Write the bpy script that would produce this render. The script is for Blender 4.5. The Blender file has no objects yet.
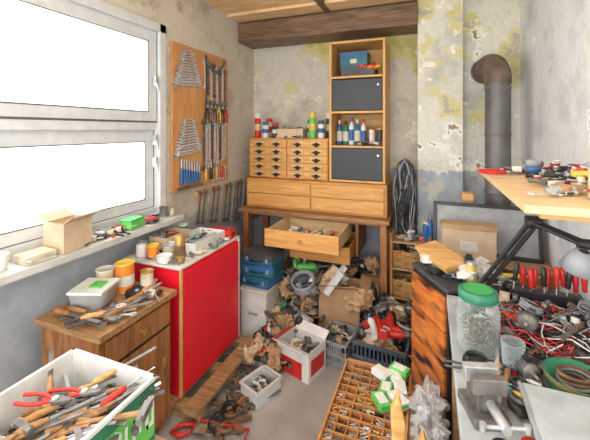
import bpy, math, random
from mathutils import Matrix, Vector, Euler, noise
pi=math.pi
R=random.Random(11)
sc=bpy.context.scene
sc.view_settings.view_transform='Standard'
sc.view_settings.look='None'
sc.view_settings.exposure=0.15

# ------------------------------------------------------------ materials
MC={}
def _new(name):
    m=bpy.data.materials.new(name); m.use_nodes=True
    nt=m.node_tree; return m,nt,nt.nodes['Principled BSDF']
def mk(name,col,rough=.5,metal=0,var=.18,scale=14,bump=.05):
    if name in MC: return MC[name]
    m,nt,p=_new(name)
    tc=nt.nodes.new('ShaderNodeTexCoord'); n=nt.nodes.new('ShaderNodeTexNoise')
    n.inputs['Scale'].default_value=scale; n.inputs['Detail'].default_value=5
    nt.links.new(tc.outputs['Object'],n.inputs['Vector'])
    r=nt.nodes.new('ShaderNodeValToRGB')
    r.color_ramp.elements[0].position=.3; r.color_ramp.elements[1].position=.7
    r.color_ramp.elements[0].color=tuple(c*(1-var) for c in col)+(1,)
    r.color_ramp.elements[1].color=tuple(min(1,c*(1+var)) for c in col)+(1,)
    nt.links.new(n.outputs['Fac'],r.inputs['Fac']); nt.links.new(r.outputs['Color'],p.inputs['Base Color'])
    p.inputs['Roughness'].default_value=rough; p.inputs['Metallic'].default_value=metal
    if bump:
        b=nt.nodes.new('ShaderNodeBump'); b.inputs['Strength'].default_value=bump*3; b.inputs['Distance'].default_value=.005
        nt.links.new(n.outputs['Fac'],b.inputs['Height']); nt.links.new(b.outputs['Normal'],p.inputs['Normal'])
    MC[name]=m; return m
def wood(name,c1,c2,sc3=(1.5,14,14),rough=.5,dark=None):
    if name in MC: return MC[name]
    m,nt,p=_new(name)
    tc=nt.nodes.new('ShaderNodeTexCoord'); mp=nt.nodes.new('ShaderNodeMapping'); mp.inputs['Scale'].default_value=sc3
    n=nt.nodes.new('ShaderNodeTexNoise'); n.inputs['Scale'].default_value=3; n.inputs['Detail'].default_value=7; n.inputs['Distortion'].default_value=.8
    nt.links.new(tc.outputs['Object'],mp.inputs['Vector']); nt.links.new(mp.outputs['Vector'],n.inputs['Vector'])
    r=nt.nodes.new('ShaderNodeValToRGB'); r.color_ramp.elements[0].position=.32; r.color_ramp.elements[1].position=.68
    r.color_ramp.elements[0].color=c1+(1,); r.color_ramp.elements[1].color=c2+(1,)
    nt.links.new(n.outputs['Fac'],r.inputs['Fac'])
    out=r.outputs['Color']
    if dark:
        n2=nt.nodes.new('ShaderNodeTexNoise'); n2.inputs['Scale'].default_value=dark[1]; n2.inputs['Detail'].default_value=3
        mp2=nt.nodes.new('ShaderNodeMapping'); mp2.inputs['Scale'].default_value=dark[2]
        nt.links.new(tc.outputs['Object'],mp2.inputs['Vector']); nt.links.new(mp2.outputs['Vector'],n2.inputs['Vector'])
        r2=nt.nodes.new('ShaderNodeValToRGB'); r2.color_ramp.elements[0].position=.48; r2.color_ramp.elements[1].position=.66
        nt.links.new(n2.outputs['Fac'],r2.inputs['Fac'])
        mx=nt.nodes.new('ShaderNodeMixRGB'); nt.links.new(r2.outputs['Color'],mx.inputs['Fac'])
        nt.links.new(out,mx.inputs['Color1']); mx.inputs['Color2'].default_value=dark[0]+(1,)
        out=mx.outputs['Color']
    nt.links.new(out,p.inputs['Base Color']); p.inputs['Roughness'].default_value=rough
    b=nt.nodes.new('ShaderNodeBump'); b.inputs['Strength'].default_value=.15; b.inputs['Distance'].default_value=.004
    nt.links.new(n.outputs['Fac'],b.inputs['Height']); nt.links.new(b.outputs['Normal'],p.inputs['Normal'])
    MC[name]=m; return m
def wallm(name,c1,c2,peel,thr,dado=None,dz=1.3,psc=3.2,stain=(.2,.17,.13),st=.62,pz=None,peel2=None):
    m,nt,p=_new(name); N=nt.nodes.new; L=nt.links.new
    g=N('ShaderNodeNewGeometry')
    def ns(s,d,off,sc3=(1,1,1)):
        mp=N('ShaderNodeMapping'); mp.inputs['Location'].default_value=off; mp.inputs['Scale'].default_value=sc3; L(g.outputs['Position'],mp.inputs['Vector'])
        n=N('ShaderNodeTexNoise'); n.inputs['Scale'].default_value=s; n.inputs['Detail'].default_value=d; n.inputs['Roughness'].default_value=.62; L(mp.outputs['Vector'],n.inputs['Vector']); return n
    def rp(n,a,b):
        r=N('ShaderNodeValToRGB'); r.color_ramp.elements[0].position=a; r.color_ramp.elements[1].position=b; L(n,r.inputs['Fac']); return r.outputs['Color']
    def mx(f,a,b):
        x=N('ShaderNodeMixRGB'); L(f,x.inputs['Fac'])
        for i,c in (('Color1',a),('Color2',b)):
            if isinstance(c,tuple): x.inputs[i].default_value=c+(1,)
            else: L(c,x.inputs[i])
        return x.outputs['Color']
    def math_(op,a,b):
        x=N('ShaderNodeMath'); x.operation=op
        for i,c in ((0,a),(1,b)):
            if isinstance(c,(int,float)): x.inputs[i].default_value=c
            else: L(c,x.inputs[i])
        return x.outputs[0]
    a=ns(2.2,9,(0,0,0)); b=ns(psc,12,(5,3,1)); c=ns(9,8,(1,7,2)); e=ns(2.6,12,(8,1,4)); h=ns(4.5,12,(2,9,3)); f=ns(28,6,(3,3,3))
    s=N('ShaderNodeSeparateXYZ'); L(g.outputs['Position'],s.inputs['Vector'])
    base=mx(rp(a.outputs['Fac'],.35,.65),c1,c2)
    base=mx(rp(f.outputs['Fac'],.35,.7),base,tuple(min(1,x*1.06) for x in c2))
    base=mx(rp(e.outputs['Fac'],.52,.66),base,tuple(x*.82 for x in c1))
    bf=b.outputs['Fac']
    if pz is not None:
        bf=math_('ADD',bf,math_('MULTIPLY',math_('SUBTRACT',s.outputs['Z'],pz),.1))
    up=mx(rp(bf,thr,thr+.03),base,peel)
    if peel2: up=mx(rp(bf,thr+.075,thr+.09),up,peel2)
    up=mx(rp(h.outputs['Fac'],st,st+.02),up,tuple(min(1,x*1.2) for x in c2))
    up=mx(rp(h.outputs['Fac'],st+.06,st+.07),up,stain)
    col=up
    if dado:
        ma=math_('ADD',math_('MULTIPLY',c.outputs['Fac'],.16),s.outputs['Z'])
        lt=math_('LESS_THAN',ma,dz+.08)
        low=mx(rp(c.outputs['Fac'],.4,.7),dado,tuple(min(1,x*1.3) for x in dado))
        low=mx(rp(h.outputs['Fac'],st,st+.02),low,(.5,.48,.44))
        col=mx(lt,up,low)
    L(col,p.inputs['Base Color']); p.inputs['Roughness'].default_value=.85
    bp=N('ShaderNodeBump'); bp.inputs['Strength'].default_value=.35; bp.inputs['Distance'].default_value=.01
    L(h.outputs['Fac'],bp.inputs['Height']); L(bp.outputs['Normal'],p.inputs['Normal'])
    return m
def clear(name,col,fac=.22,rough=.08,edge=True,k=.6):
    if name in MC: return MC[name]
    m=bpy.data.materials.new(name); m.use_nodes=True; nt=m.node_tree; nt.nodes.clear()
    o=nt.nodes.new('ShaderNodeOutputMaterial'); t=nt.nodes.new('ShaderNodeBsdfTransparent'); g=nt.nodes.new('ShaderNodeBsdfPrincipled')
    t.inputs[0].default_value=(tuple(.5+.5*c for c in col) if edge else (1,1,1))+(1,); g.inputs['Base Color'].default_value=col+(1,); g.inputs['Roughness'].default_value=rough
    x=nt.nodes.new('ShaderNodeMixShader')
    if edge:
        lw=nt.nodes.new('ShaderNodeLayerWeight'); lw.inputs['Blend'].default_value=.3
        ma=nt.nodes.new('ShaderNodeMath'); ma.operation='MULTIPLY_ADD'; ma.use_clamp=True; ma.inputs[1].default_value=k; ma.inputs[2].default_value=fac
        nt.links.new(lw.outputs['Facing'],ma.inputs[0]); nt.links.new(ma.outputs[0],x.inputs[0])
    else: x.inputs[0].default_value=fac
    nt.links.new(t.outputs[0],x.inputs[1]); nt.links.new(g.outputs[0],x.inputs[2]); nt.links.new(x.outputs[0],o.inputs[0])
    MC[name]=m; return m

red=mk('paint_red',(.8,.01,.03),.35,var=.06,bump=0)
redp=mk('plastic_red',(.58,.025,.02),.4)
orange=mk('plastic_orange',(.85,.25,.03),.4)
yellow=mk('plastic_yellow',(.75,.5,.06),.4)
green=mk('plastic_green',(.05,.4,.1),.4)
dgreen=mk('paint_green',(.03,.2,.11),.4)
lime=mk('plastic_lime',(.13,.55,.1),.4)
blue=mk('plastic_blue',(.03,.13,.36),.4)
teal=mk('plastic_teal',(.02,.15,.22),.4)
white=mk('plastic_white',(.74,.74,.72),.45,var=.1)
paper=mk('paper_white',(.66,.64,.58),.8,var=.14)
cream=mk('enamel_cream',(.66,.56,.36),.4)
black=mk('plastic_black',(.02,.02,.022),.4)
dgrey=mk('plastic_grey_dark',(.06,.065,.075),.5)
grey=mk('plastic_grey',(.3,.31,.33),.5)
steel=mk('steel',(.5,.51,.52),.35,.45,var=.35,scale=20)
steelb=mk('steel_bright',(.62,.63,.65),.3,.3,var=.2,scale=20)
steeld=mk('steel_dark',(.18,.17,.16),.45,.4,var=.45,scale=20)
rust=mk('rusty_iron',(.2,.11,.06),.8,.2,var=.5,scale=20)
brass=mk('brass',(.5,.31,.1),.4,.5,var=.3)
card=mk('cardboard',(.46,.29,.16),.85,var=.14)
cardl=mk('cardboard_light',(.6,.45,.31),.85,var=.12)
wpine=wood('wood_pine',(.55,.28,.085),(.74,.44,.17))
wpinez=wood('wood_pine_vertical',(.58,.3,.09),(.74,.44,.17),(14,14,1.5))
wlight=wood('wood_light',(.66,.45,.22),(.8,.6,.36))
wdesk=wood('wood_desk',(.2,.09,.035),(.45,.23,.09))
wdrawer=wood('wood_drawer',(.58,.27,.07),(.76,.41,.13))
wchest=wood('wood_chest',(.45,.19,.045),(.64,.31,.085))
wbrown=wood('wood_brown',(.22,.085,.03),(.46,.2,.07),(10,10,1.5))
wbrownx=wood('wood_brown_top',(.26,.13,.055),(.5,.28,.12))
whandle=wood('wood_old_handle',(.22,.1,.04),(.42,.22,.09))
wtray=wood('wood_tray',(.38,.15,.045),(.58,.28,.1))
wply=wood('wood_plywood',(.66,.42,.2),(.8,.58,.33),(2,9,9))
wpallet=wood('wood_pallet',(.27,.15,.07),(.52,.33,.17))
wbeam=wood('wood_beam',(.1,.055,.03),(.27,.16,.1))
wpeg=wood('wood_toolboard',(.56,.25,.09),(.7,.36,.14),(8,8,1.2))
wburn=wood('wood_burnt_veneer',(.5,.12,.025),(.7,.24,.05),(3,3,9),.3,((.03,.012,.01),5,(1,1,3.5)))
wceil=wood('wood_ceiling',(.7,.42,.2),(.92,.66,.38),(1,10,1))
wceil2=wood('wood_ceiling_panel',(.84,.62,.36),(.95,.76,.5),(1,6,1))
doordark=mk('door_charcoal',(.04,.045,.055),.5,var=.1,bump=0)
wframe=mk('window_white_paint',(.66,.68,.7),.5,var=.08,bump=0)
wframeg=mk('window_grey_gasket',(.1,.11,.12),.6)
sillm=mk('sill_paint',(.55,.55,.53),.6,var=.2,scale=6)
glass=clear('glass_clear',(.75,.82,.82),.08)
pane=clear('window_glass',(.9,.95,.95),.03,.02,False)
poly=clear('polythene',(.92,.93,.95),.2,.12,True,.35)
fogplast=clear('plastic_translucent',(.8,.84,.84),.6,.3)
benchm=mk('bench_top_grey',(.4,.43,.45),.6,var=.3,scale=7)
ducttape=mk('duct_metal',(.15,.145,.145),.5,.35,var=.35,scale=5)
rustpipe=mk('duct_rusty',(.15,.11,.085),.6,.3,var=.45,scale=8)
wicker=mk('wicker',(.48,.27,.09),.7,var=.35,scale=40)

# ------------------------------------------------------------ mesh builder
class B:
    def __init__(s,name,bev=0):
        s.n=name; s.v=[]; s.f=[]; s.mi=[]; s.sm=[]; s.mats=[]; s.M=Matrix.Identity(4); s.bev=bev
    def at(s,x=0,y=0,z=0,rz=0,rx=0,ry=0,k=1):
        s.M=Matrix.Translation((x,y,z))@Euler((rx,ry,rz)).to_matrix().to_4x4()@Matrix.Scale(k,4); return s
    def add(s,vs,fs,mat,smooth=False):
        if mat not in s.mats: s.mats.append(mat)
        k=s.mats.index(mat); o=len(s.v); M=s.M
        s.v+= [M@Vector(v) for v in vs]
        for f in fs: s.f.append([i+o for i in f]); s.mi.append(k); s.sm.append(smooth)
    def box(s,mat,c,d,rot=None):
        x,y,z=(a/2 for a in d)
        vs=[Vector(v) for v in ((-x,-y,-z),(x,-y,-z),(x,y,-z),(-x,y,-z),(-x,-y,z),(x,-y,z),(x,y,z),(-x,y,z))]
        if rot:
            E=Euler(rot).to_matrix(); vs=[E@v for v in vs]
        vs=[v+Vector(c) for v in vs]
        s.add(vs,[(0,3,2,1),(4,5,6,7),(0,1,5,4),(1,2,6,5),(2,3,7,6),(3,0,4,7)],mat)
    def bb(s,mat,a,b):
        s.box(mat,[(a[i]+b[i])/2 for i in range(3)],[abs(b[i]-a[i]) for i in range(3)])
    def lathe(s,mat,prof,at=(0,0,0),seg=20,caps=True,rot=None):
        E=Euler(rot).to_matrix() if rot else Matrix.Identity(3)
        vs=[];fs=[]
        for r,z in prof:
            for i in range(seg):
                a=2*pi*i/seg; vs.append(E@Vector((r*math.cos(a),r*math.sin(a),z))+Vector(at))
        for j in range(len(prof)-1):
            for i in range(seg):
                k=(i+1)%seg; fs.append((j*seg+i,j*seg+k,(j+1)*seg+k,(j+1)*seg+i))
        s.add(vs,fs,mat,True)
        if caps:
            o=len(prof)-1
            s.add(vs[:seg],[tuple(range(seg))[::-1]],mat); s.add(vs[o*seg:],[tuple(range(seg))],mat)
    def rod(s,mat,p0,p1,r0,r1=None,seg=8):
        r1=r0 if r1 is None else r1
        p0=Vector(p0);p1=Vector(p1); d=p1-p0
        q=d.to_track_quat('Z','Y').to_euler()
        s.lathe(mat,[(r0,0),(r1,d.length)],p0,seg,True,q)
    def tube(s,mat,pts,r,seg=6,closed=False):
        pts=[Vector(p) for p in pts]; n=len(pts); vs=[];fs=[]
        u=None
        for i,p in enumerate(pts):
            a=pts[(i-1)%n] if (closed or i>0) else p
            b=pts[(i+1)%n] if (closed or i<n-1) else p
            t=(b-a).normalized() if (b-a).length>1e-7 else Vector((0,0,1))
            if u is None:
                u=t.orthogonal().normalized()
            u=(u-t*u.dot(t)); 
            u=u.normalized() if u.length>1e-6 else t.orthogonal().normalized()
            w=t.cross(u)
            for j in range(seg):
                an=2*pi*j/seg; vs.append(p+(u*math.cos(an)+w*math.sin(an))*r)
        m=n if closed else n-1
        for i in range(m):
            k=(i+1)%n
            for j in range(seg):
                l=(j+1)%seg; fs.append((i*seg+j,i*seg+l,k*seg+l,k*seg+j))
        s.add(vs,fs,mat,True)
        if not closed:
            s.add(vs[:seg],[tuple(range(seg))],mat); s.add(vs[-seg:],[tuple(range(seg))],mat)
    def ring(s,mat,c,R0,r,rot=None,seg=20,ts=6):
        E=Euler(rot).to_matrix() if rot else Matrix.Identity(3)
        s.tube(mat,[E@Vector((R0*math.cos(2*pi*i/seg),R0*math.sin(2*pi*i/seg),0))+Vector(c) for i in range(seg)],r,ts,True)
    def poly(s,mat,pts,t,z=0):
        n=len(pts); vs=[(x,y,z) for x,y in pts]+[(x,y,z+t) for x,y in pts]
        fs=[tuple(range(n))[::-1],tuple(range(n,2*n))]+[(i,(i+1)%n,n+(i+1)%n,n+i) for i in range(n)]
        s.add(vs,fs,mat)
    def carc(s,mat,cx,cy,Ro,Ri,a0,a1,t,z=0,n=12):
        A=[a0+(a1-a0)*i/n for i in range(n+1)]
        for i in range(n):
            q=[(cx+r*math.cos(a),cy+r*math.sin(a)) for r,a in ((Ro,A[i]),(Ro,A[i+1]),(Ri,A[i+1]),(Ri,A[i]))]
            s.poly(mat,q,t,z)
    def tray(s,mat,c,d,t=.008):
        x,y,z=c; X,Y,Z=d
        s.box(mat,(x,y,z+t/2),(X,Y,t))
        s.box(mat,(x,y-Y/2+t/2,z+Z/2+t*.5),(X,t,Z-t)); s.box(mat,(x,y+Y/2-t/2,z+Z/2+t*.5),(X,t,Z-t))
        s.box(mat,(x-X/2+t/2,y,z+Z/2+t*.5),(t,Y-2*t,Z-t)); s.box(mat,(x+X/2-t/2,y,z+Z/2+t*.5),(t,Y-2*t,Z-t))
    def blob(s,mat,c,r,seed=0,sq=(1,1,1),amp=.35,n=14,fr=2.2,smooth=True):
        vs=[];fs=[]
        for i in range(n+1):
            th=pi*i/n
            for j in range(2*n):
                ph=pi*j/n; v=Vector((math.sin(th)*math.cos(ph),math.sin(th)*math.sin(ph),math.cos(th)))
                k=1+amp*noise.noise(v*fr+Vector((seed*3.1,seed,0)))*1.6+amp*.5*noise.noise(v*fr*3+Vector((seed,0,5)))
                vs.append((c[0]+v.x*r*k*sq[0],c[1]+v.y*r*k*sq[1],c[2]+v.z*r*k*sq[2]))
        for i in range(n):
            for j in range(2*n):
                k=(j+1)%(2*n); fs.append((i*2*n+j,(i+1)*2*n+j,(i+1)*2*n+k,i*2*n+k))
        s.add(vs,fs,mat,smooth)
    def done(s):
        me=bpy.data.meshes.new(s.n)
        xs=[v.x for v in s.v];ys=[v.y for v in s.v];zs=[v.z for v in s.v]
        o=Vector(((min(xs)+max(xs))/2,(min(ys)+max(ys))/2,min(zs)))
        me.from_pydata([v-o for v in s.v],[],s.f)
        for m in s.mats: me.materials.append(m)
        me.polygons.foreach_set('material_index',s.mi); me.polygons.foreach_set('use_smooth',s.sm)
        me.validate(); me.update()
        ob=bpy.data.objects.new(s.n,me); ob.location=o; sc.collection.objects.link(ob)
        if s.bev:
            b=ob.modifiers.new('bevel','BEVEL'); b.width=s.bev; b.segments=2; b.limit_method='ANGLE'; b.angle_limit=math.radians(50)
        return ob

# ------------------------------------------------------------ small things (local coords, lying on z=0)
def screwdriver(b,hm=redp,k=1):
    b.lathe(hm,[(.006,0),(.014,.008),(.015,.05),(.011,.075),(.013,.095),(.006,.105)],(0,0,.015),10,True,(0,pi/2,0))
    b.rod(steel,(.105,0,.015),(.105+.12*k,0,.015),.0035,.0035,6); b.box(steel,(.105+.12*k,0,.015),(.014,.008,.002))
def pliers(b,hm=redp):
    for sgn in (1,-1):
        b.tube(hm,[(-.02,.006*sgn,.01),(-.06,.024*sgn,.01),(-.1,.028*sgn,.01),(-.15,.022*sgn,.01)],.0075,6)
        b.poly(steeld,[(-.02,-.001*sgn),(-.02,.014*sgn),(.01,.018*sgn),(.06,.006*sgn),(.06,.001*sgn)],.01,.004)
    b.lathe(steel,[(.012,0),(.012,.02)],(-.004,0,0),10)
def wrench(b,L=.2,m=None,t=.006):
    m=m or steel; w=.012+L*.05
    b.box(m,(L/2,0,t/2),(L*.84,w*.6,t*.7))
    b.carc(m,0,0,w*.95,w*.5,math.radians(150+60),math.radians(150+360-60),t,0,9)
    b.carc(m,L,0,w*.75,w*.42,0,2*pi,t,0,12)
def dwrench(b,L=.2,m=None,t=.006):
    m=m or steel; w=.01+L*.06
    b.box(m,(L/2,0,t/2),(L*.84,w*.6,t*.7))
    b.carc(m,0,0,w,w*.5,math.radians(215),math.radians(505),t,0,8)
    b.carc(m,L,0,w*.85,w*.42,math.radians(35),math.radians(325),t,0,8)
def hammer(b,hm=None):
    b.tube(hm or wpine,[(0,0,.016),(.1,0,.018),(.2,0,.016),(.29,0,.016)],.012,8)
    b.box(steeld,(.29,.01,.016),(.03,.09,.028)); b.lathe(steeld,[(.017,0),(.015,.02)],(.29,-.035,.016),10,True,(pi/2,0,0))
    b.box(steeld,(.29,.07,.016),(.028,.04,.008))
def filetool(b,hm=None):
    b.lathe(hm or wpine,[(.008,0),(.016,.02),(.014,.06),(.009,.11)],(0,0,.016),10,True,(0,pi/2,0))
    b.box(steeld,(.21,0,.016),(.2,.02,.005))
def chisel(b,hm=None):
    b.lathe(hm or yellow,[(.012,0),(.016,.02),(.013,.07),(.016,.11)],(0,0,.016),10,True,(0,pi/2,0))
    b.box(steel,(.18,0,.016),(.14,.018,.004))
def brush(b,hm=None):
    b.poly(hm or wpine,[(0,-.008),(0,.008),(.08,.014),(.1,.028),(.1,-.028),(.08,-.014)],.012)
    b.box(steel,(.115,0,.006),(.03,.058,.014)); b.box(card,(.155,0,.006),(.05,.054,.012))
def hacksaw(b):
    b.tube(redp,[(0,0,.01),(0,.09,.01),(.3,.09,.01),(.3,0,.01)],.007,6); b.box(steeld,(.15,0,.01),(.3,.012,.002))
    b.tube(redp,[(-.01,0,.012),(-.05,-.03,.012),(-.1,-.02,.012),(-.07,.04,.012),(-.01,.05,.012)],.012,8)
def taperoll(b,m=None,r=.045):
    m=m or cream
    b.lathe(m,[(r*.6,0),(r,0),(r,.03),(r*.6,.03),(r*.6,0)],(0,0,0),18,False)
def coil(b,m=None,r=.07):
    m=m or black
    for i in range(4): b.ring(m,(R.uniform(-.006,.006),R.uniform(-.006,.006),.006+.008*i),r*R.uniform(.9,1.05),.0055,(R.uniform(-.08,.08),R.uniform(-.08,.08),0),18,5)
def bolt(b,m=None):
    m=m or steel
    b.lathe(m,[(.009,0),(.009,.007)],(0,0,.009),6,True,(0,pi/2,0)); b.rod(m,(.007,0,.009),(.05,0,.009),.005,.005,7)
def can(b,r=.04,h=.1,m=None,lid=None):
    m=m or white; lid=lid or steel
    b.lathe(steel,[(r*.98,0),(r*1.02,.003),(r*.99,.007)],(0,0,0),20)
    b.lathe(m,[(r*.98,.006),(r*.98,h-.008)],(0,0,0),20,False)
    b.lathe(lid,[(r*.99,h-.01),(r*1.04,h-.006),(r*1.04,h),(r*.9,h),(r*.88,h-.004),(.001,h-.004)],(0,0,0),20,False)
def bottle(b,r=.03,h=.2,m=None,cap=None,lab=None):
    m=m or white
    b.lathe(m,[(r*.9,0),(r,.006),(r,h*.62),(r*.8,h*.72),(r*.35,h*.8),(r*.35,h*.86)],(0,0,0),16)
    b.lathe(cap or redp,[(r*.42,h*.84),(r*.42,h*.98),(r*.3,h)],(0,0,0),12)
    if lab: b.lathe(lab,[(r*1.01,h*.15),(r*1.01,h*.55)],(0,0,0),16,False)
def spraycan(b,m=None,cap=None,h=.22,r=.03,lab=None):
    m=m or white
    b.lathe(m,[(r*.95,0),(r,.005),(r,h*.76),(r*.75,h*.81)],(0,0,0),18)
    b.lathe(cap or redp,[(r*.88,h*.79),(r*.88,h*.97),(r*.7,h)],(0,0,0),16)
    b.lathe(lab or paper,[(r*1.01,h*.3),(r*1.01,h*.55)],(0,0,0),18,False)
def jar(b,r=.04,h=.1,m=None,lid=None,fill=None):
    b.lathe(m or glass,[(r*.9,0),(r,.008),(r,h*.78),(r*.8,h*.86),(r*.8,h*.9)],(0,0,0),20)
    b.lathe(lid or steel,[(r*.86,h*.87),(r*.88,h*.99),(r*.8,h)],(0,0,0),20)
    if fill: b.lathe(fill,[(r*.85,.006),(r*.92,h*.5)],(0,0,0),16)
def smallbox(b,m=None,d=(.12,.08,.05),lab=None):
    m=m or card; x,y,z=d
    b.box(m,(0,0,z*.4),(x*.97,y*.97,z*.8)); b.box(m,(0,0,z*.82),(x,y,z*.36))
    b.box(lab or paper,(0,-y*.5,z*.4),(x*.5,.002,z*.4)); b.box(lab or paper,(0,0,z*1.0),(x*.5,y*.5,.002))
def fitting(b,m=None):
    m=m or steeld
    b.tube(m,[(0,0,.018),(.04,0,.018),(.06,.015,.018),(.065,.05,.018)],.014,10); b.lathe(m,[(.019,0),(.019,.015)],(-.003,0,.018),10,True,(0,pi/2,0))
    b.lathe(m,[(.019,0),(.019,.015)],(.065,.055,.018),10,True,(pi/2,0,0))
def motor(b,m=None):
    m=m or steeld
    b.lathe(m,[(.03,0),(.05,.01),(.05,.1),(.04,.115),(.012,.116),(.01,.16)],(0,0,.05),18,True,(0,pi/2,0))
    for i in range(5): b.lathe(dgrey,[(.053,0),(.053,.006)],(.02+i*.016,0,.05),18,True,(0,pi/2,0))
    b.box(m,(.055,0,.006),(.08,.09,.012)); b.box(black,(.055,0,.11),(.05,.035,.02))
def drill(b,m=None):
    m=m or blue
    b.lathe(m,[(.02,0),(.032,.02),(.034,.12),(.024,.15)],(0,0,.035),14,True,(0,pi/2,0))
    b.lathe(steeld,[(.02,0),(.018,.03),(.01,.045)],(.15,0,.035),12,True,(0,pi/2,0)); b.rod(steel,(.19,0,.035),(.26,0,.035),.004)
    b.tube(m,[(.04,0,.035),(.03,.06,.03),(.02,.12,.03)],.02,10); b.box(m,(.018,.14,.03),(.06,.04,.045))
def rag(b,m=None,r=.09):
    b.blob(m or paper,(0,0,r*.4),r,R.random()*30,(1,1,.4),.5,10)
def stick(b,m=None):
    L=R.uniform(.15,.4); b.box(m or wpallet,(0,0,.01),(L,R.uniform(.015,.04),.018))
def disc(b,m=None):
    r=R.uniform(.03,.07)
    b.lathe(m or black,[(.008,0),(r,0),(r,.012),(r*.4,.018),(.008,.018)],(0,0,0),20,False)
    b.lathe(steel,[(.012,0),(.012,.024)],(0,0,0),10)
def baglet(b,m=None):
    b.blob(m or card,(0,0,.05),.08,R.random()*30,(1,.7,.8),.5,9,2.5,False)
mut=[white,paper,black,dgrey,grey,cream,card,cardl,redp,teal,black,card]
def scatter(b,n,xr,yr,zf,kinds,tilt=.25,kr=(.8,1.15),ex=()):
    for i in range(n):
        x=R.uniform(*xr);y=R.uniform(*yr)
        if any(a<=x<=c and d<=y<=e for a,c,d,e in ex): continue
        z=zf(x,y) if callable(zf) else zf
        k=R.choice(kinds)
        b.at(x,y,z+R.random()*.01,R.uniform(0,2*pi),R.uniform(0,tilt)*R.choice((1,-1)),-R.uniform(0,tilt)*.6,R.uniform(*kr))
        k(b)
    b.at()
K_hand=[lambda b:screwdriver(b,R.choice([redp,orange,yellow,black,whandle,black])),lambda b:pliers(b,R.choice([redp,blue,black,black,dgrey])),
        lambda b:wrench(b,R.uniform(.12,.22)),lambda b:filetool(b,whandle),lambda b:chisel(b,R.choice([yellow,wpine])),lambda b:dwrench(b,R.uniform(.1,.2),steeld)]
K_small=[bolt,lambda b:bolt(b,steeld),lambda b:taperoll(b,R.choice(mut),R.uniform(.02,.04)),fitting,lambda b:coil(b,R.choice([black,grey,white,grey]),R.uniform(.03,.05)),
        lambda b:smallbox(b,R.choice(mut),(R.uniform(.04,.1),R.uniform(.03,.06),R.uniform(.015,.04))),disc,lambda b:can(b,.018,.04,R.choice(mut),R.choice(mut))]
K_scrap=[motor,lambda b:motor(b,dgrey),lambda b:coil(b,R.choice([black,black,grey,white]),R.uniform(.07,.11)),fitting,disc,lambda b:drill(b,R.choice([blue,dgreen,redp,black,black,dgrey,steeld])),
        lambda b:rag(b,R.choice([paper,grey,card,card]),R.uniform(.05,.09)),stick,lambda b:stick(b,R.choice([steeld,wlight,white])),lambda b:can(b,R.uniform(.03,.05),R.uniform(.06,.12),R.choice(mut)),baglet,lambda b:baglet(b,cardl),
        lambda b:smallbox(b,R.choice(mut),(R.uniform(.1,.18),R.uniform(.06,.1),R.uniform(.04,.08))),lambda b:bottle(b,.035,.2,R.choice([white,dgreen,black,cream]),R.choice(mut)),lambda b:hammer(b,whandle)]

# ============================================================ ROOM
XL,XR,YB=-1.85,.68,3.45; ZC=2.78
wl=wallm('plaster_left',(.54,.5,.42),(.66,.61,.52),(.48,.4,.28),.62,(.38,.41,.45),.95,st=.64)
wb=wallm('plaster_back',(.54,.51,.46),(.66,.62,.55),(.64,.58,.28),.58,(.32,.34,.37),1.28,2.6,(.28,.22,.15),.61,1.9,(.56,.48,.18))
wc=wallm('plaster_chimney',(.58,.57,.52),(.72,.7,.63),(.66,.6,.3),.555,(.33,.37,.42),1.3,3.6,(.3,.24,.17),.57,2.0,(.46,.44,.38))
wr=wallm('plaster_right',(.68,.71,.73),(.76,.79,.81),(.6,.56,.46),.66,None,stain=(.45,.4,.32),st=.65)
b=B('wall_left')
b.bb(wl,(XL-.25,-1.5,0),(XL,YB,1.03)); b.bb(wl,(XL-.25,-1.5,2.42),(XL,YB,ZC)); b.bb(wl,(XL-.25,2.03,1.03),(XL,YB,2.42)); b.bb(wl,(XL-.25,-1.5,1.03),(XL,-.4,2.42)); b.done()
b=B('wall_back'); b.bb(wb,(XL-.25,YB,0),(XR+.2,YB+.2,ZC)); b.done()
b=B('wall_chimney'); b.bb(wc,(-.1,3.15,0),(.25,YB,ZC)); b.bb(wc,(.25,3.28,0),(XR,YB,ZC)); b.done()
b=B('wall_right'); b.bb(wr,(XR,-1.5,0),(XR+.2,YB,ZC)); b.done()
fm=mk('concrete_floor',(.38,.355,.335),.8,var=.3,scale=3,bump=.1)
b=B('floor'); b.bb(fm,(XL-.25,-1.5,-.1),(XR+.2,YB+.2,0)); b.done()
b=B('ceiling')
b.bb(wceil,(XL-.25,-1.5,ZC+.02),(XR+.2,YB+.2,ZC+.1))
y=-1.5
while y<YB:
    b.bb(wceil,(XL,y,ZC),(-.86,y+.145,ZC+.02)); y+=.152
b.bb(wceil2,(-.86,-1.5,ZC),(XR,YB,ZC+.02))
b.done()
b=B('trim_ceiling'); b.bb(wbeam,(-.92,1.2,ZC-.03),(-.86,3.1,ZC)); b.bb(wceil,(XL,2.9,ZC-.025),(-.1,3.1,ZC)); b.done()
b=B('ceiling_beam',.01); b.bb(wbeam,(XL,3.1,2.55),(-.1,3.42,2.745)); b.done()
b=B('window_1',.004)
y0,y1=-.38,2.03
for a in ((y0,y0+.05),(y1-.06,y1)): b.bb(wframe,(XL-.14,a[0],1.05),(XL+.03,a[1],2.42))
b.bb(wframe,(XL-.14,y0,2.36),(XL+.03,y1,2.42)); b.bb(wframe,(XL-.14,y0,1.03),(XL+.0,y1,1.09)); b.bb(wframe,(XL-.14,y0,1.65),(XL+.0,y1,1.71))
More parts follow.
